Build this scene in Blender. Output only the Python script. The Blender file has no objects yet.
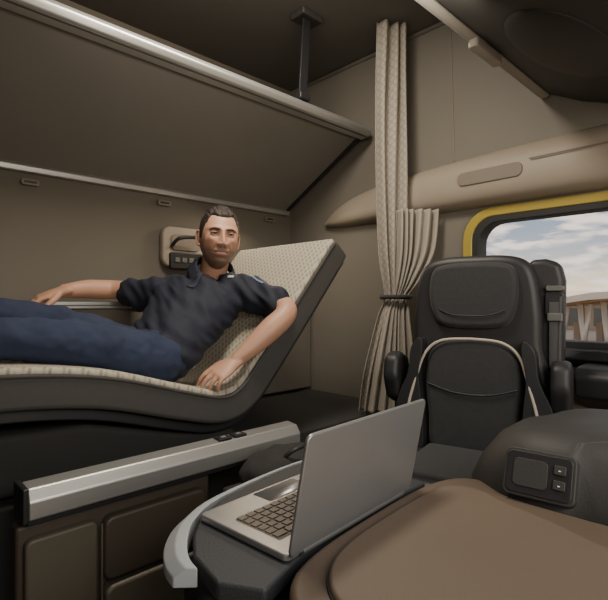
import bpy, bmesh, math, random
from mathutils import Vector, Matrix, noise
random.seed(3)
CZ=1.2
scn=bpy.context.scene
def V(x,y,h): return Vector((x,y,h+CZ))

# ---------------- materials ----------------
def new_mat(name):
    m=bpy.data.materials.new(name); m.use_nodes=True
    nt=m.node_tree; b=nt.nodes['Principled BSDF']
    return m,nt,b
def smat(name,col,rough=.6,metal=0.,bump=0.,bscale=300.,col2=None,cscale=6.,coat=0.,sheen=0.,dist=.002,stretch=None):
    m,nt,b=new_mat(name)
    b.inputs['Base Color'].default_value=(*col,1); b.inputs['Roughness'].default_value=rough
    b.inputs['Metallic'].default_value=metal; b.inputs['Coat Weight'].default_value=coat
    b.inputs['Sheen Weight'].default_value=sheen
    tc=nt.nodes.new('ShaderNodeTexCoord'); mp=nt.nodes.new('ShaderNodeMapping')
    nt.links.new(tc.outputs['Object'],mp.inputs[0])
    if stretch: mp.inputs['Scale'].default_value=stretch
    n=nt.nodes.new('ShaderNodeTexNoise'); n.inputs['Scale'].default_value=cscale; n.inputs['Detail'].default_value=4
    nt.links.new(mp.outputs[0],n.inputs['Vector'])
    c2=col2 or tuple(c*.86 for c in col)
    mx=nt.nodes.new('ShaderNodeMix'); mx.data_type='RGBA'
    mx.inputs[6].default_value=(*col,1); mx.inputs[7].default_value=(*c2,1)
    nt.links.new(n.outputs['Fac'],mx.inputs[0]); nt.links.new(mx.outputs[2],b.inputs['Base Color'])
    if bump>0:
        n2=nt.nodes.new('ShaderNodeTexNoise'); n2.inputs['Scale'].default_value=bscale; n2.inputs['Detail'].default_value=3
        nt.links.new(mp.outputs[0],n2.inputs['Vector'])
        bp=nt.nodes.new('ShaderNodeBump'); bp.inputs['Strength'].default_value=bump; bp.inputs['Distance'].default_value=dist
        nt.links.new(n2.outputs['Fac'],bp.inputs['Height']); nt.links.new(bp.outputs[0],b.inputs['Normal'])
    return m
def patmat(name,c1,c2,scale,rot,rough=.85,ax='X'):
    m,nt,b=new_mat(name)
    tc=nt.nodes.new('ShaderNodeTexCoord'); mp=nt.nodes.new('ShaderNodeMapping'); mp.inputs['Rotation'].default_value=rot
    nt.links.new(tc.outputs['Object'],mp.inputs[0])
    w=nt.nodes.new('ShaderNodeTexWave'); w.bands_direction=ax; w.inputs['Scale'].default_value=scale; w.inputs['Distortion'].default_value=.6
    w.inputs['Detail'].default_value=1
    w2=nt.nodes.new('ShaderNodeTexWave'); w2.bands_direction='Y'; w2.inputs['Scale'].default_value=scale*.5
    for q in (w,w2): nt.links.new(mp.outputs[0],q.inputs['Vector'])
    mu=nt.nodes.new('ShaderNodeMath'); mu.operation='MULTIPLY'
    nt.links.new(w.outputs['Fac'],mu.inputs[0]); nt.links.new(w2.outputs['Fac'],mu.inputs[1])
    mx=nt.nodes.new('ShaderNodeMix'); mx.data_type='RGBA'
    mx.inputs[6].default_value=(*c1,1); mx.inputs[7].default_value=(*c2,1)
    nt.links.new(mu.outputs[0],mx.inputs[0]); nt.links.new(mx.outputs[2],b.inputs['Base Color'])
    bp=nt.nodes.new('ShaderNodeBump'); bp.inputs['Strength'].default_value=.4; bp.inputs['Distance'].default_value=.004
    nt.links.new(mu.outputs[0],bp.inputs['Height']); nt.links.new(bp.outputs[0],b.inputs['Normal'])
    b.inputs['Roughness'].default_value=rough
    return m
def lattice(name,c1,c2,scale):
    m,nt,b=new_mat(name)
    tc=nt.nodes.new('ShaderNodeTexCoord'); fac=[]
    for sgn in (1,-1):
        mp=nt.nodes.new('ShaderNodeMapping'); mp.inputs['Rotation'].default_value=(0,0,math.radians(45*sgn))
        nt.links.new(tc.outputs['UV'],mp.inputs[0])
        w=nt.nodes.new('ShaderNodeTexWave'); w.bands_direction='X'; w.inputs['Scale'].default_value=scale
        nt.links.new(mp.outputs[0],w.inputs['Vector']); fac.append(w)
    mu=nt.nodes.new('ShaderNodeMath'); mu.operation='MAXIMUM'
    nt.links.new(fac[0].outputs['Fac'],mu.inputs[0]); nt.links.new(fac[1].outputs['Fac'],mu.inputs[1])
    pw=nt.nodes.new('ShaderNodeMath'); pw.operation='POWER'; pw.inputs[1].default_value=5; nt.links.new(mu.outputs[0],pw.inputs[0])
    mx=nt.nodes.new('ShaderNodeMix'); mx.data_type='RGBA'
    mx.inputs[6].default_value=(*c1,1); mx.inputs[7].default_value=(*c2,1)
    nt.links.new(pw.outputs[0],mx.inputs[0]); nt.links.new(mx.outputs[2],b.inputs['Base Color'])
    b.inputs['Roughness'].default_value=.85
    return m
M={}
M['wall']=smat('taupe_fabric_wall',(.135,.120,.096),.85,bump=.3,bscale=500,cscale=3)
M['sidewall']=smat('side_wall_trim',(.165,.15,.125),.7,bump=.25,bscale=350,cscale=3)
M['ceil']=smat('ceiling_fabric',(.12,.11,.095),.9,bump=.3,bscale=500)
M['bunk']=smat('bunk_panel_fabric',(.18,.168,.148),.8,bump=.4,bscale=600,cscale=4)
M['beige']=smat('beige_plastic',(.31,.265,.21),.55,bump=.15,bscale=500)
M['beige_d']=smat('beige_plastic_dark',(.20,.168,.135),.6,bump=.15,bscale=500)
M['strip']=smat('console_edge_strip',(.30,.275,.24),.6,bump=.15,bscale=500)
M['alu']=smat('brushed_aluminium',(.50,.50,.48),.38,metal=.75,bump=.1,bscale=60,stretch=(.5,30,30))
M['aludark']=smat('anodised_dark',(.16,.16,.155),.45,metal=.5)
M['black']=smat('black_plastic',(.016,.016,.018),.45,bump=.1,bscale=400)
M['dark']=smat('dark_fabric',(.024,.023,.022),.85,bump=.4,bscale=500,cscale=20)
M['seat']=smat('seat_fabric',(.030,.031,.033),.75,bump=.6,bscale=450,cscale=60,col2=(.018,.018,.02),sheen=.1)
M['seat2']=smat('seat_leather',(.022,.022,.024),.5,bump=.3,bscale=200)
M['belt']=smat('belt_webbing',(.06,.06,.06),.6,bump=.4,bscale=300)
M['console']=smat('console_grey',(.032,.031,.029),.6,bump=.3,bscale=300)
M['piping']=smat('beige_piping',(.46,.41,.34),.6)
M['mat_side']=smat('mattress_side_fabric',(.055,.052,.048),.85,bump=.5,bscale=400,cscale=40)
M['mat_top']=patmat('mattress_top_fabric',(.40,.365,.29),(.21,.188,.145),22,(0,0,math.radians(35)))
M['curtain']=lattice('lattice_curtain_fabric',(.34,.31,.265),(.255,.228,.19),11)
M['curtain2']=smat('plain_curtain_fabric',(.37,.335,.285),.85,bump=.3,bscale=600,cscale=12)
M['brown']=smat('brown_softtouch',(.128,.095,.067),.6,bump=.35,bscale=350,cscale=5)
M['brown2']=smat('brown_trim',(.108,.078,.055),.55,bump=.3,bscale=350,cscale=5)
M['cab_b']=smat('cabinet_brown',(.062,.048,.036),.5,bump=.1,bscale=200)
M['cab_o']=smat('cabinet_olive',(.105,.092,.067),.5,bump=.1,bscale=200)
M['lap']=smat('laptop_aluminium',(.36,.36,.36),.38,metal=.7,bump=.05,bscale=800)
M['key']=smat('laptop_keys',(.14,.12,.10),.5)
M['keyd']=smat('keyboard_bed',(.33,.29,.24),.5)
M['screen']=smat('laptop_screen',(.01,.01,.012),.1)
M['table']=smat('table_dark',(.026,.029,.034),.6,bump=.5,bscale=300,cscale=30)
M['rim']=smat('table_rim_grey',(.40,.43,.45),.5,bump=.1)
M['yellow']=smat('yellow_door_paint',(.42,.32,.06),.35,coat=.3)
M['rubber']=smat('rubber_seal',(.02,.02,.02),.6)
M['jean']=smat('denim',(.022,.036,.082),.85,bump=.8,bscale=500,col2=(.008,.014,.038),cscale=9,dist=.002)
M['shirt']=smat('navy_polo_fabric',(.0085,.012,.027),.8,bump=.35,bscale=500,col2=(.006,.008,.018),cscale=10,dist=.001)
M['collar']=smat('navy_polo_collar',(.014,.018,.036),.8,bump=.35,bscale=500,dist=.001)
M['hair']=smat('hair_dark',(.016,.011,.009),.65,bump=.8,bscale=120,col2=(.035,.026,.02),cscale=80,dist=.003,stretch=(3,1,1))
M['print']=smat('shirt_print',(.12,.17,.26),.7)
M['logo']=smat('shirt_logo',(.45,.47,.5),.7)
M['carpet']=smat('floor_carpet',(.03,.027,.024),.95,bump=.6,bscale=400)
M['asphalt']=smat('asphalt',(.42,.36,.29),.9,cscale=.2)
M['white']=smat('white_panel',(.75,.74,.72),.5)
M['canopy']=smat('canopy_roof_panel',(.82,.76,.66),.5)
M['facade']=smat('station_facade',(.45,.36,.27),.6,cscale=.6)
M['orange']=smat('warm_wood_soffit',(.50,.30,.15),.6)
def skinmat():
    m,nt,b=new_mat('skin')
    b.inputs['Roughness'].default_value=.5
    b.inputs['Subsurface Weight'].default_value=.1
    b.inputs['Subsurface Radius'].default_value=(.012,.005,.003)
    a=nt.nodes.new('ShaderNodeVertexColor'); a.layer_name='Col'
    n=nt.nodes.new('ShaderNodeTexNoise'); n.inputs['Scale'].default_value=600
    bp=nt.nodes.new('ShaderNodeBump'); bp.inputs['Strength'].default_value=.2; bp.inputs['Distance'].default_value=.001
    nt.links.new(n.outputs['Fac'],bp.inputs['Height']); nt.links.new(bp.outputs[0],b.inputs['Normal'])
    nt.links.new(a.outputs['Color'],b.inputs['Base Color'])
    return m
M['face']=skinmat()
M['skin']=smat('skin_plain',(.50,.285,.195),.5,bump=.15,bscale=300,col2=(.43,.23,.15),cscale=14)
M['skin'].node_tree.nodes['Principled BSDF'].inputs['Subsurface Weight'].default_value=.1
M['skin'].node_tree.nodes['Principled BSDF'].inputs['Subsurface Radius'].default_value=(.012,.005,.003)
M['eyew']=smat('eye_white',(.58,.54,.5),.2)
M['iris']=smat('iris_brown',(.03,.018,.010),.15)
gl,nt,b=new_mat('window_glass'); 
b.inputs['Base Color'].default_value=(1,1,1,1); b.inputs['Transmission Weight'].default_value=1; b.inputs['Roughness'].default_value=0; b.inputs['IOR'].default_value=1.01
M['glass']=gl

# ---------------- helpers ----------------
def empty(name,loc=(0,0,0),rotz=0):
    e=bpy.data.objects.new(name,None); scn.collection.objects.link(e); e.location=loc; e.rotation_euler=(0,0,rotz); e.empty_display_size=.1
    return e
def obj(name,bm,mat,parent=None,smooth=True,bevel=0,seg=3,subsurf=0):
    bmesh.ops.recalc_face_normals(bm,faces=bm.faces)
    me=bpy.data.meshes.new(name); bm.to_mesh(me); bm.free()
    if smooth:
        for p in me.polygons: p.use_smooth=True
    o=bpy.data.objects.new(name,me); scn.collection.objects.link(o)
    for mm in (mat if isinstance(mat,(list,tuple)) else [mat]): me.materials.append(mm)
    if parent: o.parent=parent
    if bevel>0:
        md=o.modifiers.new('bevel','BEVEL'); md.width=bevel; md.segments=seg; md.limit_method='ANGLE'; md.angle_limit=math.radians(25)
        if not subsurf:
            w=o.modifiers.new('wn','WEIGHTED_NORMAL'); w.keep_sharp=False
    if subsurf:
        s=o.modifiers.new('ss','SUBSURF'); s.levels=subsurf; s.render_levels=subsurf
    return o
def box(name,a,b,mat,parent=None,bevel=.004,seg=3):
    bm=bmesh.new()
    vs=[bm.verts.new((x,y,z)) for x in (a[0],b[0]) for y in (a[1],b[1]) for z in (a[2],b[2])]
    for f in ((0,1,3,2),(4,6,7,5),(0,4,5,1),(2,3,7,6),(0,2,6,4),(1,5,7,3)): bm.faces.new([vs[i] for i in f])
    return obj(name,bm,mat,parent,bevel=bevel,seg=seg,smooth=bevel>0)
def prism(name,poly,lo,hi,axis,mat,parent=None,bevel=.004,seg=3,subsurf=0):
    def mk(p,t):
        if axis=='z': return (p[0],p[1],t)
        if axis=='y': return (p[0],t,p[1])
        return (t,p[0],p[1])
    bm=bmesh.new()
    A=[bm.verts.new(mk(p,lo)) for p in poly]; B=[bm.verts.new(mk(p,hi)) for p in poly]
    n=len(poly)
    bm.faces.new(A); bm.faces.new(B[::-1])
    for i in range(n): bm.faces.new((A[i],A[(i+1)%n],B[(i+1)%n],B[i]))
    return obj(name,bm,mat,parent,bevel=bevel,seg=seg,subsurf=subsurf)
def cat(pts,n=6,closed=False):
    P=[Vector(p) for p in pts]; out=[]; N=len(P)
    rng=range(N) if closed else range(N-1)
    for i in rng:
        if closed: a,b,c,d=P[(i-1)%N],P[i],P[(i+1)%N],P[(i+2)%N]
        else: a,b,c,d=P[max(i-1,0)],P[i],P[i+1],P[min(i+2,N-1)]
        for j in range(n):
            t=j/n
            out.append(.5*((2*b)+(-a+c)*t+(2*a-5*b+4*c-d)*t*t+(-a+3*b-3*c+d)*t**3))
    if not closed: out.append(P[-1])
    return out
def rrect(cx,cy,hx,hy,r,n=6):
    o=[]
    for (sx,sy,a0) in ((1,1,0),(-1,1,90),(-1,-1,180),(1,-1,270)):
        for i in range(n+1):
            a=math.radians(a0+90*i/n); o.append((cx+sx*(hx-r)+r*math.cos(a),cy+sy*(hy-r)+r*math.sin(a)))
    return o
def tube(bm,pts,rad,side,n=20,sub=5,cap=True):
    rad=[(r,r) if not isinstance(r,(tuple,list)) else r for r in rad]
    sides=side if isinstance(side,list) else [side]*len(pts)
    S=[Vector(s) for s in sides]
    P=cat(pts,sub)
    R=cat([(r[0],r[1],0) for r in rad],sub); SS=cat(S,sub)
    rings=[]; m=len(P)
    seq=[]
    for i in range(m):
        T=(P[min(i+1,m-1)]-P[max(i-1,0)]).normalized()
        seq.append((P[i],R[i][0],R[i][1],T,SS[i]))
    if cap:
        p,a,b,T,s=seq[0]; k=min(a,b)
        pre=[(p-T*k*.85*math.sin(math.radians(d)),a*math.cos(math.radians(d)),b*math.cos(math.radians(d)),T,s) for d in (75,50,25)]
        p,a,b,T,s=seq[-1]; k=min(a,b)
        post=[(p+T*k*.85*math.sin(math.radians(d)),a*math.cos(math.radians(d)),b*math.cos(math.radians(d)),T,s) for d in (25,50,75)]
        seq=pre+seq+post
    for (p,a,b,T,s) in seq:
        u=(s-T*s.dot(T)).normalized(); w=T.cross(u)
        rings.append([bm.verts.new(p+u*a*math.cos(2*math.pi*j/n)+w*b*math.sin(2*math.pi*j/n)) for j in range(n)])
    for i in range(len(rings)-1):
        for j in range(n):
            bm.faces.new((rings[i][j],rings[i][(j+1)%n],rings[i+1][(j+1)%n],rings[i+1][j]))
    if cap:
        bm.faces.new(rings[0][::-1]); bm.faces.new(rings[-1])
    return rings
def remesh(o,vox,smooth=3,fac=.5):
    r=o.modifiers.new('rm','REMESH'); r.mode='VOXEL'; r.voxel_size=vox; r.use_smooth_shade=True
    s=o.modifiers.new('sm','SMOOTH'); s.iterations=smooth; s.factor=fac
def fold(o,scale,strength,depth=1,cobj=None):
    t=bpy.data.textures.new('folds','CLOUDS'); t.noise_scale=scale; t.noise_depth=depth
    d=o.modifiers.new('d','DISPLACE'); d.texture=t; d.strength=strength; d.mid_level=.5
    if cobj: d.texture_coords='OBJECT'; d.texture_coords_object=cobj
    else: d.texture_coords='LOCAL'
def patch(name,pts,wv,hw,mat,parent,target,offset=.0025,sub=5,nw=4):
    P=cat(pts,sub); wv=Vector(wv).normalized(); bm=bmesh.new(); R=[]
    for p in P: R.append([bm.verts.new(p+wv*hw*(2*j/nw-1)) for j in range(nw+1)])
    for i in range(len(R)-1):
        for j in range(nw): bm.faces.new((R[i][j],R[i][j+1],R[i+1][j+1],R[i+1][j]))
    o=obj(name,bm,mat,parent)
    s=o.modifiers.new('sw','SHRINKWRAP'); s.target=target; s.wrap_method='NEAREST_SURFACEPOINT'; s.wrap_mode='ABOVE_SURFACE'; s.offset=offset
    t=o.modifiers.new('so','SOLIDIFY'); t.thickness=.002; t.offset=0
    return o
def pipe(name,pts,r,mat,parent=None,n=6,sub=6,closed=False):
    cu=bpy.data.curves.new(name,'CURVE'); cu.dimensions='3D'; cu.bevel_depth=r; cu.bevel_resolution=3; cu.use_fill_caps=True
    P=cat(pts,sub,closed) if sub>1 else [Vector(p) for p in pts]
    sp=cu.splines.new('POLY'); sp.points.add(len(P)-1); sp.use_cyclic_u=closed
    for q,p in zip(sp.points,P): q.co=(*p,1)
    cu.materials.append(mat)
    o=bpy.data.objects.new(name,cu); scn.collection.objects.link(o)
    if parent: o.parent=parent
    return o
def holed(name,outer,holes,axis,lo,hi,mat,parent=None,bevel=0):
    cu=bpy.data.curves.new(name,'CURVE'); cu.dimensions='2D'; cu.fill_mode='BOTH'; cu.extrude=(hi-lo)/2; cu.bevel_depth=bevel
    for lp in [outer]+holes:
        sp=cu.splines.new('POLY'); sp.points.add(len(lp)-1); sp.use_cyclic_u=True
        for q,p in zip(sp.points,lp): q.co=(p[0],p[1],0,1)
    t=bpy.data.objects.new('tmp',cu); scn.collection.objects.link(t)
    dg=bpy.context.evaluated_depsgraph_get(); me=bpy.data.meshes.new_from_object(t.evaluated_get(dg))
    bpy.data.objects.remove(t)
    mid=(lo+hi)/2
    me.transform(Matrix(((0,0,1,mid),(1,0,0,0),(0,1,0,0),(0,0,0,1))))
    me.materials.clear(); me.materials.append(mat); me.name=name
    o=bpy.data.objects.new(name,me); scn.collection.objects.link(o)
    if parent: o.parent=parent
    return o

XR=2.2; YB=2.41; ZC=1.43+CZ
# ---------------- room shell ----------------
box('floor',(-.5,-1.0,-.05),(XR,YB,0),M['carpet'],bevel=0)
box('ceiling',(-.5,-.3,ZC),(XR+.06,YB+.06,ZC+.05),M['ceil'],bevel=0)
box('wall_rear',(-.56,YB,-.05),(XR+.06,YB+.06,ZC),M['wall'],bevel=0)
box('wall_left',(-.56,-.3,-.05),(-.5,YB,ZC),M['sidewall'],bevel=0)
win=rrect(.50,.105+CZ,.575,.275,.10)
holed('wall_right',[(-1.0,-.05),(YB,-.05),(YB,ZC),(-1.0,ZC)],[win],'x',XR,XR+.06,M['sidewall'])
w1=empty('window_1')
holed('yellow_frame',rrect(.50,.105+CZ,.642,.332,.14),[rrect(.50,.105+CZ,.605,.302,.11)],'x',XR-.012,XR+.0,M['yellow'],w1,bevel=.005)
holed('rubber_seal',rrect(.50,.105+CZ,.605,.302,.11),[rrect(.50,.105+CZ,.572,.272,.10)],'x',XR-.008,XR+.07,M['rubber'],w1,bevel=.004)
holed('glass_pane',rrect(.50,.105+CZ,.574,.274,.10),[],'x',XR+.03,XR+.034,M['glass'],w1)
pipe('trim_1',[(XR-.002,2.3,ZC-.015),(XR-.002,-.2,ZC-.015)],.012,M['ceil'],sub=1)
pipe('trim_2',[(XR-.001,1.22,ZC-.03),(XR-.001,1.2,1.9)],.004,M['beige_d'],sub=1)
band=empty('side_storage_trim')
bm=bmesh.new()
prof=[(2.2,.715),(2.165,.70),(2.12,.655),(2.105,.60),(2.10,.53),(2.115,.475),(2.16,.455),(2.2,.45)]
ys=[-.9,-.3,.3,.8,1.2,1.5,1.75,1.95,2.06]; sc=[1,1,1,.98,.93,.86,.75,.55,.12]
rows=[]
for y,s in zip(ys,sc):
    rows.append([bm.verts.new(V(2.2-(2.2-x)*(s**.5),y,.45+(h-.45)*s+(.02 if s<.3 else 0))) for x,h in prof])
for i in range(len(rows)-1):
    for j in range(len(prof)-1): bm.faces.new((rows[i][j],rows[i][j+1],rows[i+1][j+1],rows[i+1][j]))
obj('trim_body',bm,M['beige'],band,subsurf=2)
prism('grab_recess',[(y,z+CZ) for y,z in rrect(.98,.575,.15,.032,.028)],2.098,2.112,'x',M['beige_d'],band,bevel=.004)
prism('lamp_lens',[(y,z+CZ) for y,z in rrect(1.50,.54,.07,.03,.027)],2.105,2.125,'x',M['beige_d'],band,bevel=.004)
pipe('seam',[V(2.101,y,.61) for y in (-.8,0,.6,.80)],.003,M['beige_d'],band,sub=1)
lw=empty('rear_wall_ledge')
prism('padded_panel',[(2.2,-.55+CZ),(2.2,-.03+CZ),(2.40,-.005+CZ),(2.405,-.55+CZ)],-.49,2.19,'x',M['wall'],lw,bevel=.01)
box('alu_edge',V(-.49,2.185,-.03),V(2.19,2.215,.004),M['alu'],lw,bevel=.004)
box('alu_groove',V(-.49,2.181,-.018),V(2.19,2.187,-.012),M['aludark'],lw,bevel=.001)

# ---------------- upper bunk ----------------
ub=empty('upper_bunk')
y1,h1,y2,h2=1.745,.955,2.395,.60
dx,dz=(y2-y1),(h2-h1); L=math.hypot(dx,dz); nx,nz=dz/L,-dx/L
def qq(y,h,t): return (y-nx*t,h-nz*t+CZ)
prism('bunk_board',[(y1,h1+CZ),(y2,h2+CZ),qq(y2,h2,.03),qq(y1,h1,.03)],-.48,2.13,'x',M['bunk'],ub,bevel=.006)
prism('bunk_mattress',[qq(y1+.02,h1-.01,.032),qq(y2-.05,h2+.03,.032),qq(y2-.05,h2+.03,.13),qq(y1+.02,h1-.01,.13)],-.45,2.10,'x',M['dark'],ub,bevel=.03)
prism('front_rail',[(1.69,.935+CZ),(1.75,.925+CZ),(1.765,.965+CZ),(1.745,.99+CZ),(1.69,.985+CZ),(1.675,.96+CZ)],-.48,2.15,'x',M['alu'],ub,bevel=.008)
box('rail_groove',V(-.48,1.70,.931),V(2.15,1.712,.938),M['aludark'],ub,bevel=0)
prism('lower_rail',[(2.375,.575+CZ),(2.409,.575+CZ),(2.409,.625+CZ),(2.385,.62+CZ),(2.37,.60+CZ)],-.48,2.16,'x',M['alu'],ub,bevel=.005)
prism('end_bar',[(y1,h1+CZ-.004),(y2,h2+CZ-.004),qq(y2,h2,.05),qq(y1,h1,.05)],2.13,2.16,'x',M['black'],ub,bevel=.006)
st=empty('bunk_strap')
prism('webbing',[(1.605,.995+CZ),(1.655,.995+CZ),(1.685,1.42+CZ),(1.635,1.42+CZ)],1.695,1.705,'y',M['black'],st,bevel=.002)
box('top_bracket',V(1.60,1.66,1.395),V(1.74,1.76,1.43),M['console'],st,bevel=.01)
box('rail_bracket',V(1.595,1.675,.988),V(1.665,1.72,1.02),M['black'],st,bevel=.006)
for i,x in enumerate((.61,1.26,2.0)):
    e=empty('wall_hook'); 
    prism('base',[(a+x,b+.535+CZ) for a,b in rrect(0,0,.038,.014,.012)],2.385,2.41,'y',M['beige_d'],e,bevel=.004)
    prism('slot',[(a+x,b+.535+CZ) for a,b in rrect(0,0,.026,.005,.004)],2.382,2.39,'y',M['black'],e,bevel=.001)
cu=empty('bedside_control_panel')
prism('frame',[(a,b+CZ) for a,b in rrect(1.37,.30,.135,.11,.05)],2.36,2.41,'y',M['beige'],cu,bevel=.014)
prism('recess',[(a,b+CZ) for a,b in rrect(1.37,.325,.09,.045,.03)],2.352,2.37,'y',M['beige_d'],cu,bevel=.005)
prism('keypad',[(a,b+CZ) for a,b in rrect(1.37,.225,.10,.045,.015)],2.34,2.37,'y',M['black'],cu,bevel=.006)
for i in range(4):
    box('button_%d'%i,V(1.295+i*.042,2.334,.215),V(1.323+i*.042,2.343,.240),M['aludark'],cu,bevel=.002)
pipe('reading_lamp_arm',[V(1.28,2.35,.30),V(1.30,2.30,.34),V(1.38,2.28,.35)],.010,M['black'],cu)

# ---------------- bed ----------------
bed=empty('adjustable_bed')
top=[(-.42,-.18),(0,-.175),(.31,-.174),(.587,-.208),(.86,-.288),(1.0,-.322),(1.08,-.295),(1.16,-.21),(1.32,-.03),(1.595,.29)]
TP=cat([(p[0],p[1],0) for p in top],5)
def off(P,d):
    out=[]
    for i in range(len(P)):
        t=(P[min(i+1,len(P)-1)]-P[max(i-1,0)]).normalized(); out.append(P[i]+Vector((t.y,-t.x,0))*d)
    return out
def slab(name,d0,d1,ya,yb,mat,bevel):
    A=off(TP,d0); B=off(TP,d1)
    bm=bmesh.new()
    rows=[[bm.verts.new((a.x,y,a.y+CZ)) for a in A]+[bm.verts.new((b.x,y,b.y+CZ)) for b in B[::-1]] for y in (ya,yb)]
    n=len(rows[0])
    for j in range(n): bm.faces.new((rows[0][j],rows[0][(j+1)%n],rows[1][(j+1)%n],rows[1][j]))
    k=len(A)
    for r in rows:
        for i in range(k-1): bm.faces.new((r[i],r[i+1],r[n-2-i],r[n-1-i]))
    return obj(name,bm,mat,bed,bevel=bevel)
slab('mattress_topper',0,.030,1.465,2.165,M['mat_top'],.012)
slab('mattress_core',.018,.118,1.45,2.18,M['mat_side'],.016)
slab('slatted_frame',.121,.158,1.50,2.15,M['black'],.006)
pipe('topper_piping',[(p.x,1.452,p.y+CZ-.024) for p in TP],.006,M['mat_side'],bed,sub=1)
prism('bed_base',[(-.48,-.55+CZ),(1.15,-.55+CZ),(1.10,-.49+CZ),(.85,-.46+CZ),(.55,-.38+CZ),(-.48,-.345+CZ)],1.53,2.18,'y',M['dark'],bed,bevel=.02)
box('bed_locker',(-.49,1.50,0),(2.19,2.19,-.56+CZ),M['dark'],bevel=.01)

ar=empty('bed_front_rail')
prism('rail_body',[(1.265,-.52+CZ),(1.265,-.475+CZ),(1.285,-.448+CZ),(1.335,-.443+CZ),(1.345,-.455+CZ),(1.345,-.52+CZ)],.32,1.205,'x',M['alu'],ar,bevel=.005)
box('end_cap_1',V(.306,1.262,-.524),V(.32,1.348,-.44),M['black'],ar,bevel=.004)
box('rail_shadow_gap',V(.32,1.275,-.535),V(1.205,1.34,-.519),M['black'],ar,bevel=.002)
for i,x in enumerate((.895,.955)):
    box('usb_socket_%d'%i,V(x-.024,1.288,-.447),V(x+.024,1.328,-.4385),M['black'],ar,bevel=.003)
    box('usb_slot_%d'%i,V(x-.009,1.300,-.4395),V(x+.009,1.312,-.4365),M['alu'],ar,bevel=.001)
cab=empty('storage_cabinet')
box('carcass',(.30,1.30,0),(.84,1.355,-.54+CZ),M['cab_b'],cab,bevel=.01)
prism('olive_door',[(a,b) for a,b in rrect(.40,.33,.085,.30,.02)],1.275,1.305,'y',M['cab_o'],cab,bevel=.008)
prism('brown_drawer_1',[(a,b) for a,b in rrect(.655,.545,.155,.085,.025)],1.270,1.305,'y',M['cab_b'],cab,bevel=.01)
prism('brown_drawer_2',[(a,b) for a,b in rrect(.655,.245,.155,.205,.025)],1.262,1.305,'y',M['cab_o'],cab,bevel=.01)
pipe('trim_strip',[(.492,1.27,.05),(.492,1.27,.62)],.003,M['cab_o'],cab,sub=1)
cb=empty('refrigerator_box')
box('fridge_body',(.86,1.0,0),(1.25,1.26,.60),M['black'],cb,bevel=.02)
box('fridge_lid',(.85,.99,.602),(1.26,1.25,.625),M['dark'],cb,bevel=.01)
bg=empty('travel_bag')
bm=bmesh.new(); tube(bm,[(.88,1.12,.675),(.95,1.12,.69),(1.07,1.12,.69),(1.14,1.12,.675)],[(.07,.04),(.09,.055),(.09,.055),(.07,.04)],(0,1,0))
o=obj('bag_body',bm,M['dark'],bg); s=o.modifiers.new('ss','SUBSURF'); s.render_levels=1; fold(o,.07,.02)
pipe('bag_handle',[(.95,1.07,.735),(.98,1.05,.76),(1.05,1.05,.76),(1.08,1.07,.735)],.006,M['black'],bg)

# ---------------- table ----------------
tb=empty('fold_out_table')
tz=-.414
poly=[(.40,.60),(.415,.69),(.45,.75),(.50,.805),(.59,.855),(.80,.895),(.96,.90),(.975,.86),(.97,.60),(.886,.60),(.69,.590),(.53,.565),(.44,.535)]
prism('table_top',poly,tz-.03+CZ,tz+CZ,'z',M['table'],tb,bevel=.006)
edge=[(.402,.655),(.412,.70),(.445,.758),(.495,.813),(.588,.863),(.80,.903),(.96,.908)]
outr=[(.378,.690),(.387,.735),(.42,.795),(.478,.850),(.58,.893),(.80,.925),(.96,.925)]
bm=bmesh.new()
E=cat([(a,b,0) for a,b in edge],4);O=cat([(a,b,0) for a,b in outr],4)
R=[]
for e,q in zip(E,O):
    m_=(e+q)/2
    R.append([bm.verts.new((e.x,e.y,tz+CZ-.002)),bm.verts.new((m_.x,m_.y,tz+CZ-.004)),bm.verts.new((q.x,q.y,tz+CZ-.022)),bm.verts.new((q.x,q.y,tz+CZ-.04)),bm.verts.new((e.x,e.y,tz+CZ-.034))])
for i in range(len(R)-1):
    for j in range(5): bm.faces.new((R[i][j],R[i][(j+1)%5],R[i+1][(j+1)%5],R[i+1][j]))
bm.faces.new(R[0]);bm.faces.new(R[-1][::-1])
obj('rim',bm,M['rim'],tb,bevel=.003)
prism('table_pedestal',[(.50,.60),(.52,.74),(.60,.80),(.92,.86),(.92,.60)],0,tz-.03+CZ,'z',M['black'],tb,bevel=.02)
pipe('hinge_bolt',[(.39,.66,tz-.07+CZ),(.47,.66,tz-.07+CZ)],.012,M['alu'],tb,sub=1)
box('hinge_arm',(.41,.60,tz-.10+CZ),(.50,.72,tz-.03+CZ),M['black'],tb,bevel=.012)

# ---------------- laptop ----------------
lp=empty('laptop',V(.505,.563,-.414),math.radians(4.5))
W,D=.378,.228
prism('base',rrect(W/2,D/2,W/2,D/2,.012),.0015,.014,'z',M['lap'],lp,bevel=.003)
prism('keyboard_well',rrect(W/2,.10,W/2-.028,.058,.004),.0136,.0144,'z',M['keyd'],lp,bevel=0)
bm=bmesh.new()
for r in range(6):
    nk=15 if r!=5 else 11
    x0=.030; wd=(W-.060)/nk; y=.150-.0185*r
    for k in range(nk):
        w_=wd-.0035
        bmesh.ops.create_cube(bm,size=1,matrix=Matrix.Translation((x0+wd*(k+.5),y,.0155))@Matrix.Diagonal((w_,.0150,.003,1)))
o=obj('keys',bm,M['key'],lp,bevel=.001,seg=1)
prism('touchpad',rrect(W/2,.193,.06,.027,.005),.0138,.0145,'z',M['lap'],lp,bevel=0)
lid=empty('lid_pivot',(0,-.002,.012)); lid.parent=lp; lid.rotation_euler=(math.radians(101),0,0)
prism('lid_shell',rrect(W/2,.102,W/2,.102,.012),-.001,.006,'z',M['lap'],lid,bevel=.0025)
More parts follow.
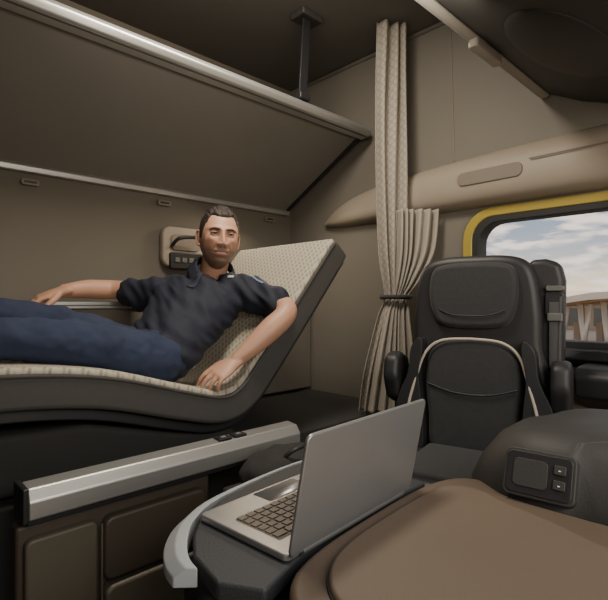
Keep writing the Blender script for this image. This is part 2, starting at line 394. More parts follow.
prism('screen',rrect(W/2,.105,W/2-.008,.095,.006),-.0016,-.0008,'z',M['screen'],lid,bevel=0)
pipe('hinge',[(.03,0,.003),(W-.03,0,.003)],.006,M['aludark'],lid,sub=1)

# ---------------- dashboard ----------------
db=empty('dashboard')
outer=[(.40,.30),(.415,.43),(.46,.505),(.54,.540),(.69,.560),(.886,.572),(.99,.555),(1.035,.50),(.99,.42),(.985,.30),(1.0,.05),(1.0,-.35),(.40,-.35)]
OC=[(p.x,p.y) for p in cat([(a,b,0) for a,b in outer],5,True)]
inner=[(.445,.28),(.458,.40),(.50,.468),(.58,.505),(.72,.522),(.88,.528),(.935,.505),(.945,.45),(.925,.40),(.90,.30),(.86,.15),(.84,-.30),(.45,-.30)]
IC=[(p.x,p.y) for p in cat([(a,b,0) for a,b in inner],5,True)]
prism('dash_body',OC,.0,-.397+CZ,'z',M['brown2'],db,bevel=.022,seg=5)
prism('dash_insert',IC,-.40+CZ,-.385+CZ,'z',M['brown'],db,bevel=.011,seg=5)
pipe('insert_seam',[(a,b,-.3965+CZ) for a,b in IC],.0028,M['black'],db,sub=1,closed=True)
bot=[(1.035,.515),(.99,.43),(.985,.33),(1.005,.22),(1.0,-.35),(1.50,-.35),(1.50,.36),(1.26,.52),(1.12,.55)]
topp=[(1.13,.45),(1.065,.40),(1.05,.32),(1.07,.22),(1.07,-.35),(1.45,-.35),(1.45,.32),(1.25,.44),(1.18,.46)]
def loft(name,levels,mat,parent,bevel=.01,seg=4,closedn=5):
    bm=bmesh.new(); R=[]
    for poly,z in levels:
        R.append([bm.verts.new((p.x,p.y,z)) for p in cat([(a,b,0) for a,b in poly],closedn,True)])
    n=len(R[0])
    for i in range(len(R)-1):
        for j in range(n): bm.faces.new((R[i][j],R[i][(j+1)%n],R[i+1][(j+1)%n],R[i+1][j]))
    bm.faces.new(R[0][::-1]); bm.faces.new(R[-1])
    return obj(name,bm,mat,parent,bevel=bevel,seg=seg)
def mixp(a,b,t): return [(p[0]+(q[0]-p[0])*t,p[1]+(q[1]-p[1])*t) for p,q in zip(a,b)]
loft('binnacle',[(bot,.2),(bot,-.405+CZ),(mixp(bot,topp,.22),-.355+CZ),(mixp(bot,topp,.60),-.305+CZ),(topp,-.280+CZ),(mixp(topp,[(1.3,0)]*9,.35),-.270+CZ)],M['console'],db,bevel=0)
pod=empty('switch_pod_frame',V(1.003,.361,-.347)); pod.parent=db
pod.rotation_euler=(math.radians(-22),0,math.radians(-84))
prism('bezel',[(a,b) for a,b in rrect(0,0,.066,.047,.014)],-.014,.02,'y',M['console'],pod,bevel=.003)
prism('face',[(a,b) for a,b in rrect(0,0,.060,.041,.012)],-.0165,-.010,'y',M['black'],pod,bevel=.002)
prism('pocket',[(a,b) for a,b in rrect(-.015,.000,.032,.027,.010)],-.0185,-.016,'y',M['console'],pod,bevel=.002)
for i in range(2):
    prism('switch_%d'%i,[(a,b) for a,b in rrect(.038,.016-.028*i,.011,.009,.003)],-.021,-.016,'y',M['console'],pod,bevel=.002)
    box('switch_mark_%d'%i,(.036,-.0218,.014-.028*i),(.040,-.0208,.016-.028*i),M['white'],pod,bevel=0)

# ---------------- overhead console ----------------
oc=empty('overhead_console')
prism('console_body',[(-.28,.66+CZ),(.30,.70+CZ),(.62,.82+CZ),(.765,.90+CZ),(.765,1.12+CZ),(-.28,1.2+CZ)],-.49,2.19,'x',M['console'],oc,bevel=.01)
prism('edge_strip',[(.745,.885+CZ),(.765,.877+CZ),(.79,.885+CZ),(.795,.915+CZ),(.77,.92+CZ)],-.49,2.19,'x',M['strip'],oc,bevel=.007)
prism('edge_handle',[(a,b) for a,b in rrect(1.62,.765,.10,.018,.014)],.855+CZ,.89+CZ,'z',M['strip'],oc,bevel=.006)
bm=bmesh.new()
bmesh.ops.create_uvsphere(bm,u_segments=40,v_segments=20,radius=1,matrix=Matrix.Translation(V(1.58,.50,.775))@Matrix.Rotation(math.radians(20),4,'X')@Matrix.Diagonal((.27,.15,.026,1)))
obj('console_bulge',bm,M['console'],oc)

# ---------------- door panel ----------------
dp=empty('door_armrest_panel')
prism('door_lower',[(2.19,-.30+CZ),(2.14,-.32+CZ),(2.11,-.42+CZ),(2.13,-.8+CZ),(2.19,-1.1+CZ)],-.4,1.12,'y',M['beige_d'],dp,bevel=.015)
prism('armrest',[(2.14,-.24+CZ),(2.02,-.245+CZ),(1.985,-.28+CZ),(2.0,-.36+CZ),(2.12,-.42+CZ),(2.15,-.42+CZ)],-.3,.60,'y',M['seat2'],dp,bevel=.018)
prism('sill',[(2.19,-.185+CZ),(2.14,-.195+CZ),(2.12,-.23+CZ),(2.19,-.27+CZ)],-.3,1.05,'y',M['black'],dp,bevel=.008)

# ---------------- passenger seat ----------------
ps=empty('swivel_truck_seat',(1.775,.885,0),math.radians(-76))
def xz(l): return [(p.x,p.y) for p in cat([(a,b,0) for a,b in l],4,True)]
sh=[(0,1.380),(.12,1.376),(.19,1.35),(.222,1.28),(.238,1.15),(.242,1.02),(.275,.90),(.30,.76),(.285,.62),(.15,.58),(0,.575)]
sh=sh+[(-a,b) for a,b in sh[-2:0:-1]]
prism('backrest_shell',xz(sh),-.02,.10,'y',M['seat2'],ps,bevel=.03,seg=5)
hp=[(0,1.352),(.10,1.348),(.150,1.325),(.165,1.25),(.155,1.17),(.125,1.115),(.06,1.10),(0,1.098)]
hp=hp+[(-a,b) for a,b in hp[-2:0:-1]]
prism('headrest_pad',xz(hp),-.05,0,'y',M['seat'],ps,bevel=.022,seg=5)
ml=[(0,1.055),(.10,1.045),(.16,1.0),(.178,.90),(.165,.75),(.15,.62),(0,.60)]
ml=ml+[(-a,b) for a,b in ml[-2:0:-1]]
prism('lumbar_pad',xz(ml),-.055,0,'y',M['seat'],ps,bevel=.022,seg=5)
for s in (-1,1):
    bl=[(s*.19,1.06),(s*.225,1.02),(s*.238,.92),(s*.285,.80),(s*.285,.64),(s*.18,.62),(s*.185,.80),(s*.195,.92),(s*.18,1.02)]
    prism('bolster_%d'%(s+1),xz(bl),-.085,0,'y',M['seat2'],ps,bevel=.025,seg=5)
    pipe('piping_%d'%(s+1),[(0,-.058,1.060),(s*.11,-.06,1.050),(s*.172,-.064,1.0),(s*.205,-.080,.90),(s*.235,-.088,.78),(s*.24,-.085,.66)],.0055,M['piping'],ps)
pipe('lumbar_seam',[(-.165,-.060,.88),(-.08,-.062,.855),(0,-.062,.848),(.08,-.062,.855),(.165,-.060,.88)],.003,M['black'],ps)
pipe('head_seam',[(-.12,-.052,1.17),(-.06,-.055,1.15),(.06,-.055,1.15),(.12,-.052,1.17)],.002,M['black'],ps)
tw=[(0,1.36),(.06,1.362),(.11,1.345),(.125,1.28),(.12,.95),(.115,.62),(0,.6)]
prism('belt_tower',[(a+.185,b) for a,b in tw],.05,.15,'y',M['seat2'],ps,bevel=.025,seg=4)
prism('tower_face',[(a+.275,b) for a,b in rrect(0,1.19,.032,.05,.02)],.035,.055,'y',M['black'],ps,bevel=.005)
pipe('belt_strap_edge',[(.296,.036,1.22),(.292,.034,1.0),(.300,.030,.80),(.31,.02,.66)],.006,M['belt'],ps)
box('belt_webbing',(.258,.032,.66),(.298,.044,1.2),M['belt'],ps,bevel=.002)
box('belt_buckle',(.252,.022,1.13),(.303,.05,1.16),M['aludark'],ps,bevel=.004)
prism('belt_shoulder_guide',[(a+.278,b+1.25) for a,b in rrect(0,0,.030,.010,.008)],.025,.055,'y',M['aludark'],ps,bevel=.003)
cs=[(-.27,-.02),(-.28,-.22),(-.26,-.40),(-.18,-.45),(.18,-.45),(.26,-.40),(.28,-.22),(.27,-.02)]
prism('cushion',cs,.50,.625,'z',M['seat2'],ps,bevel=.035,seg=5)
prism('cushion_pad',[(-.165,-.05),(-.175,-.40),(.175,-.40),(.165,-.05)],.60,.645,'z',M['seat'],ps,bevel=.02,seg=4)
for s in (-1,1):
    pipe('cushion_piping_%d'%(s+1),[(s*.20,-.08,.634),(s*.205,-.25,.634),(s*.188,-.41,.625)],.005,M['piping'],ps)
    ay=-.02
    prism('armrest_%d'%(s+1),[(ay-.0,.78),(ay-.06,.81),(ay-.095,.90),(ay-.08,.98),(ay-.02,1.00),(ay+.06,.97),(ay+.08,.83)],s*.305-.032,s*.305+.032,'x',M['seat2'],ps,bevel=.022,seg=4)
    pipe('armrest_pivot_%d'%(s+1),[(s*.22,.04,.87),(s*.305,.02,.87)],.03,M['black'],ps,sub=1)
prism('seat_base',[(-.20,-.38),(.20,-.38),(.20,.05),(-.20,.05)],.0,.50,'z',M['black'],ps,bevel=.03)

ds=empty('driver_seat',(-.11,.90,0))
prism('backrest',xz([(-.26,.50),(-.27,.9),(-.22,1.0),(0,1.03),(.18,1.0),(.255,.88),(.27,.5),(0,.45)]),-.04,.09,'y',M['seat2'],ds,bevel=.03,seg=4)
prism('headrest',xz([(-.13,1.06),(-.14,1.2),(-.08,1.25),(.0,1.255),(.05,1.24),(.07,1.18),(.06,1.06),(0,1.04)]),-.03,.06,'y',M['seat'],ds,bevel=.03,seg=4)
prism('cushion',[(-.25,-.50),(.25,-.50),(.26,-.03),(-.26,-.03)],.42,.55,'z',M['seat'],ds,bevel=.04,seg=4)
prism('base',[(-.2,-.45),(.2,-.45),(.2,.05),(-.2,.05)],0,.42,'z',M['black'],ds,bevel=.02)

# ---------------- curtains ----------------
def curtain(name,mat,keys,nf,parent,U=(.80,-.60)):
    K=cat([(k[1],k[2],k[0]) for k in keys],10); KW=cat([(k[3],k[4],0) for k in keys],10)
    U=Vector((U[0],U[1],0)).normalized(); N_=Vector((-U.y,U.x,0))
    bm=bmesh.new(); uvl=bm.loops.layers.uv.new('UVMap'); nu=nf*14; R=[]; uv={}
    for c,w in zip(K,KW):
        row=[]
        for i in range(nu+1):
            u=i/nu; ph=2*math.pi*nf*u
            wob=.35*math.sin(ph*.37+c.z*2.3)+.25*math.sin(ph*.61+1+c.z*1.4)
            p=Vector((c.x,c.y,c.z+CZ))+U*((u-.5)*w.x+ .012*math.sin(c.z*3+u*7)*w.x*4)+N_*(w.y*(math.sin(ph+.5*math.sin(c.z*2))+wob))
            v=bm.verts.new(p); uv[v]=(u*nf*.11,c.z); row.append(v)
        R.append(row)
    for i in range(len(R)-1):
        for j in range(nu):
            f=bm.faces.new((R[i][j],R[i][j+1],R[i+1][j+1],R[i+1][j]))
            for l in f.loops: l[uvl].uv=uv[l.vert]
    o=obj(name,bm,mat,parent); s=o.modifiers.new('sol','SOLIDIFY'); s.thickness=.003
    return o
cv=empty('cab_curtain')
curtain('lattice_drape',M['curtain'],[(1.415,2.02,1.44,.155,.020),(1.0,2.01,1.44,.165,.024),(.6,2.0,1.435,.165,.024),(.25,1.995,1.43,.14,.022),(.03,2.0,1.43,.085,.014),(-.08,1.985,1.44,.12,.018),(-.35,1.95,1.45,.19,.026),(-.54,1.94,1.455,.22,.028)],3,cv)
curtain('plain_drape',M['curtain2'],[(.46,2.06,1.33,.21,.018),(.25,2.05,1.34,.19,.02),(.10,2.03,1.375,.12,.016),(.03,2.02,1.40,.08,.012),(-.06,2.0,1.405,.12,.014),(-.3,1.97,1.40,.20,.02),(-.545,1.95,1.40,.25,.022)],6,cv,U=(.72,-.69))
rr=[]
for i in range(32):
    a=2*math.pi*i/32
    rr.append((2.008+.068*math.cos(a)*.8-.03*math.sin(a)*(-.6),1.415+.068*math.cos(a)*(-.6)+.045*math.sin(a),.025+CZ))
pipe('tie_band',rr,.012,M['seat'],cv,sub=1,closed=True)

# ---------------- man ----------------
man=empty('man')
WA=[(.05,-1,0),(.05,-1,0),(.28,-.95,0),(.52,-.85,.03),(.63,-.77,.05),(.63,-.77,.05),(.63,-.77,.03)]
tp=[(.79,1.69,-.215),(.87,1.705,-.195),(.96,1.745,-.13),(1.06,1.79,-.04),(1.14,1.82,.020),(1.18,1.832,.060),(1.19,1.835,.085)]
bm=bmesh.new()
tube(bm,[V(*p) for p in tp],[(.165,.10),(.178,.118),(.172,.125),(.188,.13),(.20,.118),(.155,.085),(.075,.065)],[Vector(w) for w in WA],n=32)
tube(bm,[V(1.21,1.72,.035),V(1.268,1.66,.035),V(1.283,1.57,.010),V(1.292,1.505,-.008)],[.085,.080,.071,.067],(0,0,1))
tube(bm,[V(1.07,1.91,.025),V(1.01,1.97,.025),V(.965,2.045,.035),V(.935,2.10,.045)],[.085,.080,.070,.065],(0,0,1))
sh_o=obj('polo_shirt',bm,M['shirt'],man); remesh(sh_o,.007,5)
fe=empty('fold_axes',V(1.05,1.75,0)); fe.parent=man; fe.rotation_euler=(0,math.radians(-40),math.radians(-35)); fe.scale=(.35,1.8,1)
fold(sh_o,.085,.022,0,cobj=fe)
fold(sh_o,.12,.016,0)
neckdir=(V(1.172,1.745,.245)-V(1.188,1.83,.10)).normalized()
c0=V(1.172,1.785,.135)
fr=Vector((-.42,-.97,0)); fr=(fr-neckdir*fr.dot(neckdir)).normalized(); sd=neckdir.cross(fr)
bm=bmesh.new(); R=[]
for (dz,r) in ((-.020,.112),(.002,.102),(.026,.086),(.038,.079),(.032,.074),(.0,.072)):
    row=[]
    for i in range(49):
        a=math.radians(15+330*i/48)
        c=math.cos(a); f=max(0,c)
        row.append(bm.verts.new(c0+neckdir*(dz-.030*f**1.5-(0.018*f**3 if dz<.01 else 0))+(fr*c*1.05+sd*math.sin(a))*(r+.014*f)))
    R.append(row)
for i in range(5):
    for j in range(48): bm.faces.new((R[i][j],R[i][j+1],R[i+1][j+1],R[i+1][j]))
o=obj('shirt_collar',bm,M['collar'],man); s=o.modifiers.new('s','SOLIDIFY'); s.thickness=.005
no=Vector((-.605,-.45,.655))
patch('shirt_placket',[V(1.140,1.765,.125)+no*.03,V(1.105,1.755,.105)+no*.03,V(1.065,1.74,.075)+no*.03,V(1.035,1.73,.045)+no*.03],(.63,-.77,.05),.016,M['collar'],man,sh_o,offset=.004)
for i,p in enumerate(((1.118,1.76,.112),(1.08,1.745,.085))):
    bm=bmesh.new(); bmesh.ops.create_uvsphere(bm,u_segments=12,v_segments=8,radius=.0045,matrix=Matrix.Translation(V(*p)+no*.02))
    o=obj('button_%d'%i,bm,M['collar'],man); s=o.modifiers.new('sw','SHRINKWRAP'); s.target=sh_o; s.wrap_mode='ABOVE_SURFACE'; s.offset=.0075
patch('chest_logo',[V(1.185,1.67,.11),V(1.177,1.665,.104)],(.63,-.77,.05),.014,M['logo'],man,sh_o)
patch('sleeve_stripe_1',[V(1.285,1.64,.12),V(1.292,1.60,.09),V(1.296,1.565,.075)],(1,.1,-.4),.007,M['print'],man,sh_o)
patch('sleeve_stripe_2',[V(1.26,1.625,.12),V(1.262,1.59,.09),V(1.266,1.555,.075)],(1,.1,-.2),.006,M['print'],man,sh_o)
patch('hem_label',[V(.935,1.55,-.26),V(.952,1.55,-.25)],(0,-.3,-1),.006,M['logo'],man,sh_o)
def hand(bm,wr,F,N_,T,curl,scale=1.08,spread=.06):
    F=Vector(F).normalized(); N_=Vector(N_); N_=(N_-F*N_.dot(F)).normalized(); T=Vector(T); T=(T-F*T.dot(F)-N_*T.dot(N_)).normalized()
    s=scale
    tube(bm,[wr-F*.02,wr+F*.02*s,wr+F*.055*s,wr+F*.088*s],[(.027*s,.021*s),(.031*s,.020*s),(.041*s,.0165*s),(.042*s,.012*s)],T)
    offs=(.031,.0105,-.0105,-.030); ln=(.070,.079,.073,.056)
    for k in range(4):
        b_=wr+F*(.080-.004*abs(k-1))*s+T*offs[k]*s
        d=(F+T*(1.5-k)*spread).normalized(); pts=[b_]; ang=0
        for j,(c,fr_) in enumerate(zip(curl,(.42,.32,.26))):
            ang+=math.radians(c+ (k*3 if j==1 else 0))
            dd=d*math.cos(ang)-N_*math.sin(ang)
            pts.append(pts[-1]+dd*ln[k]*fr_*s*1.05)
        r=(.0098,.0092,.0084,.0072) if k<3 else (.0086,.008,.0073,.0064)
        tube(bm,pts,[q*s for q in r],T,n=12,sub=3)
    b_=wr+F*.022*s+T*.022*s-N_*.004
    d1=(F*.62+T*.70-N_*.25).normalized(); d2=(F*.85+T*.40-N_*.35).normalized()
    tube(bm,[b_,b_+d1*.036*s,b_+d1*.036*s+d2*.030*s,b_+d1*.036*s+d2*.052*s],[.015*s,.0120*s,.0105*s,.0085*s],T,n=12,sub=3)
bm=bmesh.new()
wr=V(1.068,1.474,-.222)
tube(bm,[V(1.28,1.58,.012),V(1.288,1.53,-.002),V(1.298,1.455,-.022),V(1.268,1.425,-.055),V(1.20,1.438,-.112),V(1.12,1.46,-.18),wr],[.048,.048,.043,.044,.046,.035,(.029,.023)],(.5,-.3,.8),n=24)
hand(bm,wr,(-.85,.04,-.42),(-.40,-.35,.85),(.0,1,.15),(8,22,22),spread=.12)
wf=V(.665,2.125,.045)
tube(bm,[V(.965,2.05,.04),V(.935,2.095,.047),V(.885,2.155,.055),V(.83,2.165,.055),V(.76,2.150,.055),wf],[.046,.046,.043,.044,.040,(.028,.023)],(0,0,1),n=24)
hand(bm,wf,(-.88,.25,-.30),(-.25,-.15,.95),(-.1,-1,0),(15,32,28),spread=.12)
tube(bm,[V(1.19,1.835,.06),V(1.185,1.80,.14),V(1.178,1.765,.225)],[(.066,.062),(.060,.060),(.060,.064)],(.72,-.69,0),n=24)
sk=obj('arms_and_neck',bm,M['skin'],man); remesh(sk,.0042,3)
bm=bmesh.new()
tube(bm,[V(.88,1.705,-.2),V(.80,1.695,-.21),V(.74,1.70,-.20)],[(.165,.108),(.172,.11),(.15,.10)],(0,-1,0),n=28)
tube(bm,[V(.82,1.61,-.215),V(.70,1.60,-.178),V(.55,1.59,-.14),V(.38,1.60,-.108),V(.25,1.60,-.108),V(.08,1.60,-.108),V(-.12,1.60,-.125)],[.095,.090,.078,.066,.060,.058,.052],(0,0,1),n=24)
tube(bm,[V(.82,1.79,-.20),V(.70,1.84,-.145),V(.55,1.885,-.09),V(.40,1.92,-.058),V(.27,1.92,-.07),V(.08,1.90,-.10),V(-.12,1.88,-.125)],[.095,.088,.078,.068,.064,.060,.052],(0,0,1),n=24)
jn=obj('jeans',bm,M['jean'],man); remesh(jn,.008,3)
fold(jn,.07,.024,2)
for i,y in enumerate((1.60,1.88)):
    bm=bmesh.new()
    tube(bm,[V(-.13,y,-.125),V(-.19,y,-.10),V(-.22,y,-.03),V(-.235,y,.05)],[(.04,.04),(.042,.05),(.045,.042),(.04,.03)],(0,1,0))
    o=obj('shoe_%d'%i,bm,M['black'],man); remesh(o,.008,3)
# head
hd=empty('head',V(1.172,1.742,.274),0); hd.parent=man
hd.rotation_euler=(math.radians(-3),math.radians(4),math.radians(-24)); hd.scale=(1.09,1.09,1.10)
g=lambda a,s: math.exp(-(a/s)**2)
def sst(a,b,x):
    t=min(1,max(0,(x-a)/(b-a))); return t*t*(3-2*t)
ZM=lambda aX:-.070+.004*(min(aX,.030)/.026)**2
def hp_(x,y,z):
    X=.077*x;Z=.122*z;Y=.100*y
    if z<0:
        q=math.sqrt(max(1e-6,1-abs(z)**3.1))/math.sqrt(max(1e-6,1-z*z)) if abs(z)<.999 else 1
        X*=q*(1-.27*sst(.02,.9,-z)); Y*=q
        if y>0: Y*=1-.45*sst(.15,.9,-z)
    else:
        X*=1+.05*g(z-.45,.3)
    if y<0:
        f=sst(.1,.6,-y)
        Y=Y*(1-.07*f)
        aX=abs(X)
        if Z<.03:
            if Z>-.040: prof=.007*sst(.025,.012,Z)+sst(.016,-.038,Z)*.022
            else: prof=.029*sst(-.053,-.040,Z)
            wd=.0082+.0055*sst(-.010,-.038,Z)
            Y-=f*prof*g(X,wd)
        Y-=f*.009*g(Z+.041,.007)*g(aX-.0135,.0055)
        Y+=f*.013*g(aX-.030,.0155)*g(Z-.003,.0115)
        Y-=f*.008*g(Z-.0225,.008)*g(aX-.028,.024)
        Y-=f*.0075*g(aX-.044,.016)*g(Z+.020,.015)
        Y+=f*.004*g(aX-.024-(-.035-Z)*.35,.0045)*sst(-.078,-.055,Z)*sst(-.030,-.045,Z)
        Y+=f*.005*g(aX-.050,.014)*g(Z+.06,.018)
        zm=ZM(aX); mk=g(X,.024)
        Y-=f*.006*mk*(g(Z-zm-.006,.005)+1.2*g(Z-zm+.008,.006))
        Y+=f*.005*g(X,.024)*g(Z-zm,.0022)
        Y-=f*.011*g(X,.026)*g(Z+.103,.014)
        Y+=f*.005*g(X,.024)*g(Z+.088,.006)
    return Vector((X,Y,Z))
SK=Vector((.50,.285,.195))
def col_at(X,Y,Z,y):
    aX=abs(X); c=SK.copy()
    rosy=g(aX-.042,.018)*g(Z+.02,.018)*(1 if y<0 else 0); c=c.lerp(Vector((.52,.24,.165)),.5*rosy)
    zm=ZM(aX)
    if y<.35:
        beard=sst(-.046,-.072,Z-.42*max(0,aX-.026))
        side=sst(.058,.066,aX)*sst(.02,-.01,Z)
        mo=g(X,.028)*g(Z-zm-.0135,.006)
        bd=max(beard*.74,side*.6,mo*.86)
        nz=.85+.35*noise.noise(Vector((X,Y,Z))*500)
        c=c.lerp(Vector((.065,.047,.039)),min(1,bd*nz))
    if y<0:
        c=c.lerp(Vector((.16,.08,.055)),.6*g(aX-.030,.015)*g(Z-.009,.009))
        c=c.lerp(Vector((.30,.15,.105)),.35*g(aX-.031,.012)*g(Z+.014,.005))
        c=c.lerp(Vector((.25,.12,.08)),.6*g(aX-.014,.004)*g(Z+.01,.015))  # shading along the nose sides, painted into the skin colour
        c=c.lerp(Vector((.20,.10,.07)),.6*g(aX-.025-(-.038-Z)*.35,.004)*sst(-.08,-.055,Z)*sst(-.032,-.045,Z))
        c=c.lerp(Vector((.36,.19,.13)),.35*g(Z-.050,.0018)*g(X,.03)+.3*g(Z-.060,.0018)*g(X,.026))
        lip=(1 if aX<.024 else 0)*max(g(Z-zm-.0045,.003)*.8,g(Z-zm+.0065,.004)*.95)
        c=c.lerp(Vector((.36,.14,.11)),min(1,lip))
        if aX<.018 and abs(Z-zm)<.0024*(1-(aX/.020)**2)+.0004: c=Vector((.52,.47,.43))
        elif aX<.025 and abs(Z-zm)<.0018: c=Vector((.06,.03,.025))
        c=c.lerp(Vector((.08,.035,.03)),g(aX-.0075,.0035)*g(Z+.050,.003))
        c=c.lerp(Vector((.20,.10,.07)),.7*g(aX-.019,.003)*g(Z+.044,.006))  # painted shade around the nose wings
    return c
nu,nv=260,220
bm=bmesh.new(); cl=bm.loops.layers.float_color.new('Col'); grid=[]; cols={}
for i in range(nv+1):
    th=math.pi*i/nv; row=[]
    for j in range(nu):
        ph=2*math.pi*j/nu
        x,y,z=math.sin(th)*math.sin(ph),-math.sin(th)*math.cos(ph),math.cos(th)
        p=hp_(x,y,z); v=bm.verts.new(p); cols[v]=col_at(p.x,p.y,p.z,y); row.append(v)
    grid.append(row)
for i in range(nv):
    for j in range(nu):
        f=bm.faces.new((grid[i][j],grid[i+1][j],grid[i+1][(j+1)%nu],grid[i][(j+1)%nu]))
        for l in f.loops: c=cols[l.vert]; l[cl]=(c.x,c.y,c.z,1)
obj('face_and_skull',bm,M['face'],hd)
bm=bmesh.new(); hv={}
def hairmask(p,y):
    X,Y,Z=p
    if Y<-.055: hl=.066+.008*g(abs(X)-.036,.012)-.03*sst(.046,.06,abs(X))
    elif Y<-.012: hl=.040-.055*sst(-.055,-.035,Y)
    elif Y<.02: hl=.016
    else: hl=.012-.08*sst(.02,.06,Y)
    return sst(-.005,.008,Z-hl)
nu2,nv2=200,140
G=[]
for i in range(nv2+1):
    th=math.pi*i/nv2; row=[]
    for j in range(nu2):
        ph=2*math.pi*j/nu2
        x,y,z=math.sin(th)*math.sin(ph),-math.sin(th)*math.cos(ph),math.cos(th)
        p=hp_(x,y,z); m_=hairmask(p,y); n=Vector((p.x/.079**2,p.y/.1**2,p.z/.124**2)).normalized()
        nn=noise.noise(Vector((p.x*110,p.y*40,p.z*60)))*.003+noise.noise(Vector((p.x*260,p.y*90,p.z*90)))*.002
        tops=sst(.04,.10,p.z); th_=.001+.004*tops+.005*tops*sst(0,-.07,p.y)
        q=p+n*((-.004)+m_*(th_+.004+nn*(.4+tops)))
        v=bm.verts.new(q); hv[v]=m_; row.append(v)
    G.append(row)
for i in range(nv2):
    for j in range(nu2):
        vs=(G[i][j],G[i+1][j],G[i+1][(j+1)%nu2],G[i][(j+1)%nu2])
        if max(hv[v] for v in vs)>.02: bm.faces.new(vs)
for v in [v for v in bm.verts if not v.link_faces]: bm.verts.remove(v)
obj('hair',bm,M['hair'],hd)
for s in (-1,1):
    bm=bmesh.new()
    tube(bm,[(s*.072,-.004,-.034),(s*.078,.004,-.030),(s*.084,.016,-.008),(s*.085,.018,.012),(s*.081,.006,.023),(s*.073,-.006,.016)],[.0055,.006,.005,.005,.005,.004],(0,0,1),n=10)
    tube(bm,[(s*.073,0,-.022),(s*.077,.006,0),(s*.075,.002,.016)],[(.006,.012),(.006,.015),(.005,.01)],(1,0,0),n=12)
    o=obj('ear_%d'%(s+1),bm,M['skin'],hd); remesh(o,.0025,3)
    ec=(s*.030,-.0735,.001)
    bm=bmesh.new(); bmesh.ops.create_uvsphere(bm,u_segments=24,v_segments=16,radius=.0125,matrix=Matrix.Translation(ec)); obj('eye_%d'%(s+1),bm,M['eyew'],hd)
    bm=bmesh.new(); bmesh.ops.create_uvsphere(bm,u_segments=20,v_segments=12,radius=1,matrix=Matrix.Translation((ec[0]+.001,ec[1]-.0105,ec[2]))@Matrix.Diagonal((.0060,.003,.0060,1))); obj('iris_%d'%(s+1),bm,M['iris'],hd)
    for nm,a0,a1 in (('upper',15,95),('lower',-95,-14)):
        bm=bmesh.new(); R=[]
        for i in range(9):
            row=[]
            for j in range(17):
                az=math.radians(-88+176*j/16); r=.0138; k_=math.cos(az)
                lo=a0*(.1+.9*k_) if nm=='upper' else a1*(.1+.9*k_)
                el=math.radians(lo+(a1-lo)*i/8 if nm=='upper' else a0+(lo-a0)*i/8)
                row.append(bm.verts.new((ec[0]+r*math.sin(az)*math.cos(el)*1.12,ec[1]-r*math.cos(az)*math.cos(el),ec[2]+r*math.sin(el))))
            R.append(row)
        for i in range(8):
            for j in range(16): bm.faces.new((R[i][j],R[i][j+1],R[i+1][j+1],R[i+1][j]))
        obj('eyelid_%s_%d'%(nm,s+1),bm,M['skin'],hd)
        if nm=='upper': pipe('lash_%d'%(s+1),[(ec[0]+.014*math.sin(math.radians(z_))*1.12,ec[1]-.014*math.cos(math.radians(z_)),ec[2]+.014*math.sin(math.radians(15*(.1+.9*math.cos(math.radians(z_)))))) for z_ in range(-75,76,25)],.0012,M['hair'],hd,sub=2)
    bm=bmesh.new()
    tube(bm,[(s*.014,-.0970,.0155),(s*.025,-.0975,.0180),(s*.037,-.0925,.0185),(s*.049,-.082,.013)],[(.003,.0034),(.003,.0036),(.003,.0030),(.002,.0018)],(0,1,0),n=10)
    obj('eyebrow_%d'%(s+1),bm,M['hair'],hd)

# ---------------- outside ----------------
box('ground',(3,-120,-1.6),(300,200,-1.5),M['asphalt'],bevel=0)
cn=empty('charging_station_canopy')
rf=[(12.0,.95),(10.6,1.35),(8.4,1.75),(5,1.95),(-6,1.95),(-6,1.55),(5,1.55),(8.6,1.30),(10.8,.95)]
prism('roof',rf,31,38,'x',M['canopy'],cn,bevel=.04)
prism('soffit',[(10.4,.92),(8.4,1.22),(5,1.46),(-6,1.46),(-6,1.54),(5,1.54),(8.6,1.29),(10.6,.95)],31.3,37.5,'x',M['orange'],cn,bevel=0)
for i in range(9):
    y=10.3-i*1.25; t_=min(1.5,.9+.16*i)
    prism('column_%d'%i,[(y,-1.5),(y+.16,-1.5),(y+.42,t_),(y+.1,t_),(y+.02,-.2),(y-.20,t_),(y-.40,t_)],32.2,32.5,'x',M['canopy'],cn,bevel=0)
    box('charger_%d'%i,(33.0,y-.75,-1.5),(33.5,y-.40,.0),M['facade'],cn,bevel=.03)
hb=empty('service_building')
box('hall',(52,-12,-1.5),(60,17.5,1.0),M['facade'],hb,bevel=.05)
box('roof_slab',(51.5,-12.5,1.0),(60.5,18.2,1.35),M['canopy'],hb,bevel=.03)
for i in range(10):
    box('glazing_%d'%i,(51.9,16.4-i*2.6,-1.1),(52.05,14.6-i*2.6,.6),M['aludark'],hb,bevel=0)

# ---------------- world ----------------
w=bpy.data.worlds.new('World'); scn.world=w; w.use_nodes=True; nt=w.node_tree
bgn=nt.nodes['Background']
tc=nt.nodes.new('ShaderNodeTexCoord'); sep=nt.nodes.new('ShaderNodeSeparateXYZ'); nt.links.new(tc.outputs['Generated'],sep.inputs[0])
rmp=nt.nodes.new('ShaderNodeValToRGB'); e=rmp.color_ramp.elements
e[0].position=0; e[0].color=(1.0,.74,.42,1); e[1].position=.5; e[1].color=(.12,.17,.26,1)
for p,c in ((.03,(1.0,.82,.58,1)),(.075,(.62,.60,.58,1)),(.13,(.36,.42,.50,1)),(.25,(.22,.29,.40,1))):
    q=rmp.color_ramp.elements.new(p); q.color=c
nt.links.new(sep.outputs['Z'],rmp.inputs[0])
mp=nt.nodes.new('ShaderNodeMapping'); mp.inputs['Scale'].default_value=(4,4,16); nt.links.new(tc.outputs['Generated'],mp.inputs[0])
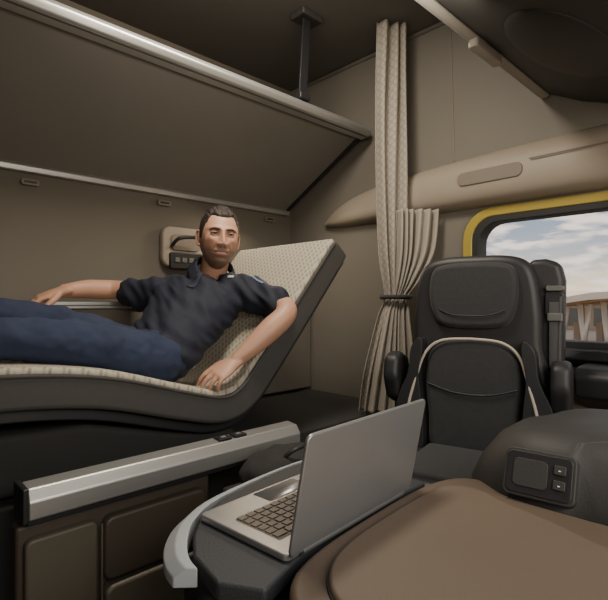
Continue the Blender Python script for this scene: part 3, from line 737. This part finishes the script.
ns=nt.nodes.new('ShaderNodeTexNoise'); ns.inputs['Scale'].default_value=3.2; ns.inputs['Detail'].default_value=8; ns.inputs['Distortion'].default_value=.4; nt.links.new(mp.outputs[0],ns.inputs['Vector'])
cr=nt.nodes.new('ShaderNodeValToRGB'); cr.color_ramp.elements[0].position=.45; cr.color_ramp.elements[1].position=.62
nt.links.new(ns.outputs['Fac'],cr.inputs[0])
mx=nt.nodes.new('ShaderNodeMix'); mx.data_type='RGBA'; mx.inputs[7].default_value=(1.15,1.0,.88,1)
nt.links.new(cr.outputs[0],mx.inputs[0]); nt.links.new(rmp.outputs[0],mx.inputs[6]); nt.links.new(mx.outputs[2],bgn.inputs['Color'])
bgn.inputs['Strength'].default_value=1.3

# ---------------- lights ----------------
def area(name,loc,target,size,energy,col):
    l=bpy.data.lights.new(name,'AREA'); l.shape='RECTANGLE'; l.size=size[0]; l.size_y=size[1]; l.energy=energy; l.color=col
    o=bpy.data.objects.new(name,l); scn.collection.objects.link(o); o.location=loc
    o.rotation_euler=(Vector(target)-Vector(loc)).to_track_quat('-Z','Y').to_euler(); return o
area('windscreen_light',(.5,-.9,1.85),(1.3,1.6,1.35),(1.6,.8),34,(1,.92,.81))
area('bed_fill',(1.0,1.15,2.58),(1.1,1.65,1.0),(.6,.3),30,(1,.89,.74))  # unseen area light added overhead to brighten the bed
area('bunk_fill',(1.75,2.1,1.78),(1.5,1.8,1.0),(.3,.08),3.5,(1,.82,.6))  # added warm fill below the bunk, no lamp is modelled here
area('upward_fill',(.9,.95,2.0),(1.2,1.2,2.6),(.9,.3),5,(1,.9,.76))  # added fill aimed up at the ceiling, not a cab lamp

# ---------------- camera ----------------
cam=bpy.data.cameras.new('cam'); co=bpy.data.objects.new('camera',cam); scn.collection.objects.link(co)
cam.sensor_width=36; cam.lens=480/608*36; cam.shift_y=2/608; cam.clip_start=.02; cam.clip_end=1000
co.location=(0,0,CZ); co.rotation_euler=(math.radians(90),0,math.radians(46-90))
scn.camera=co
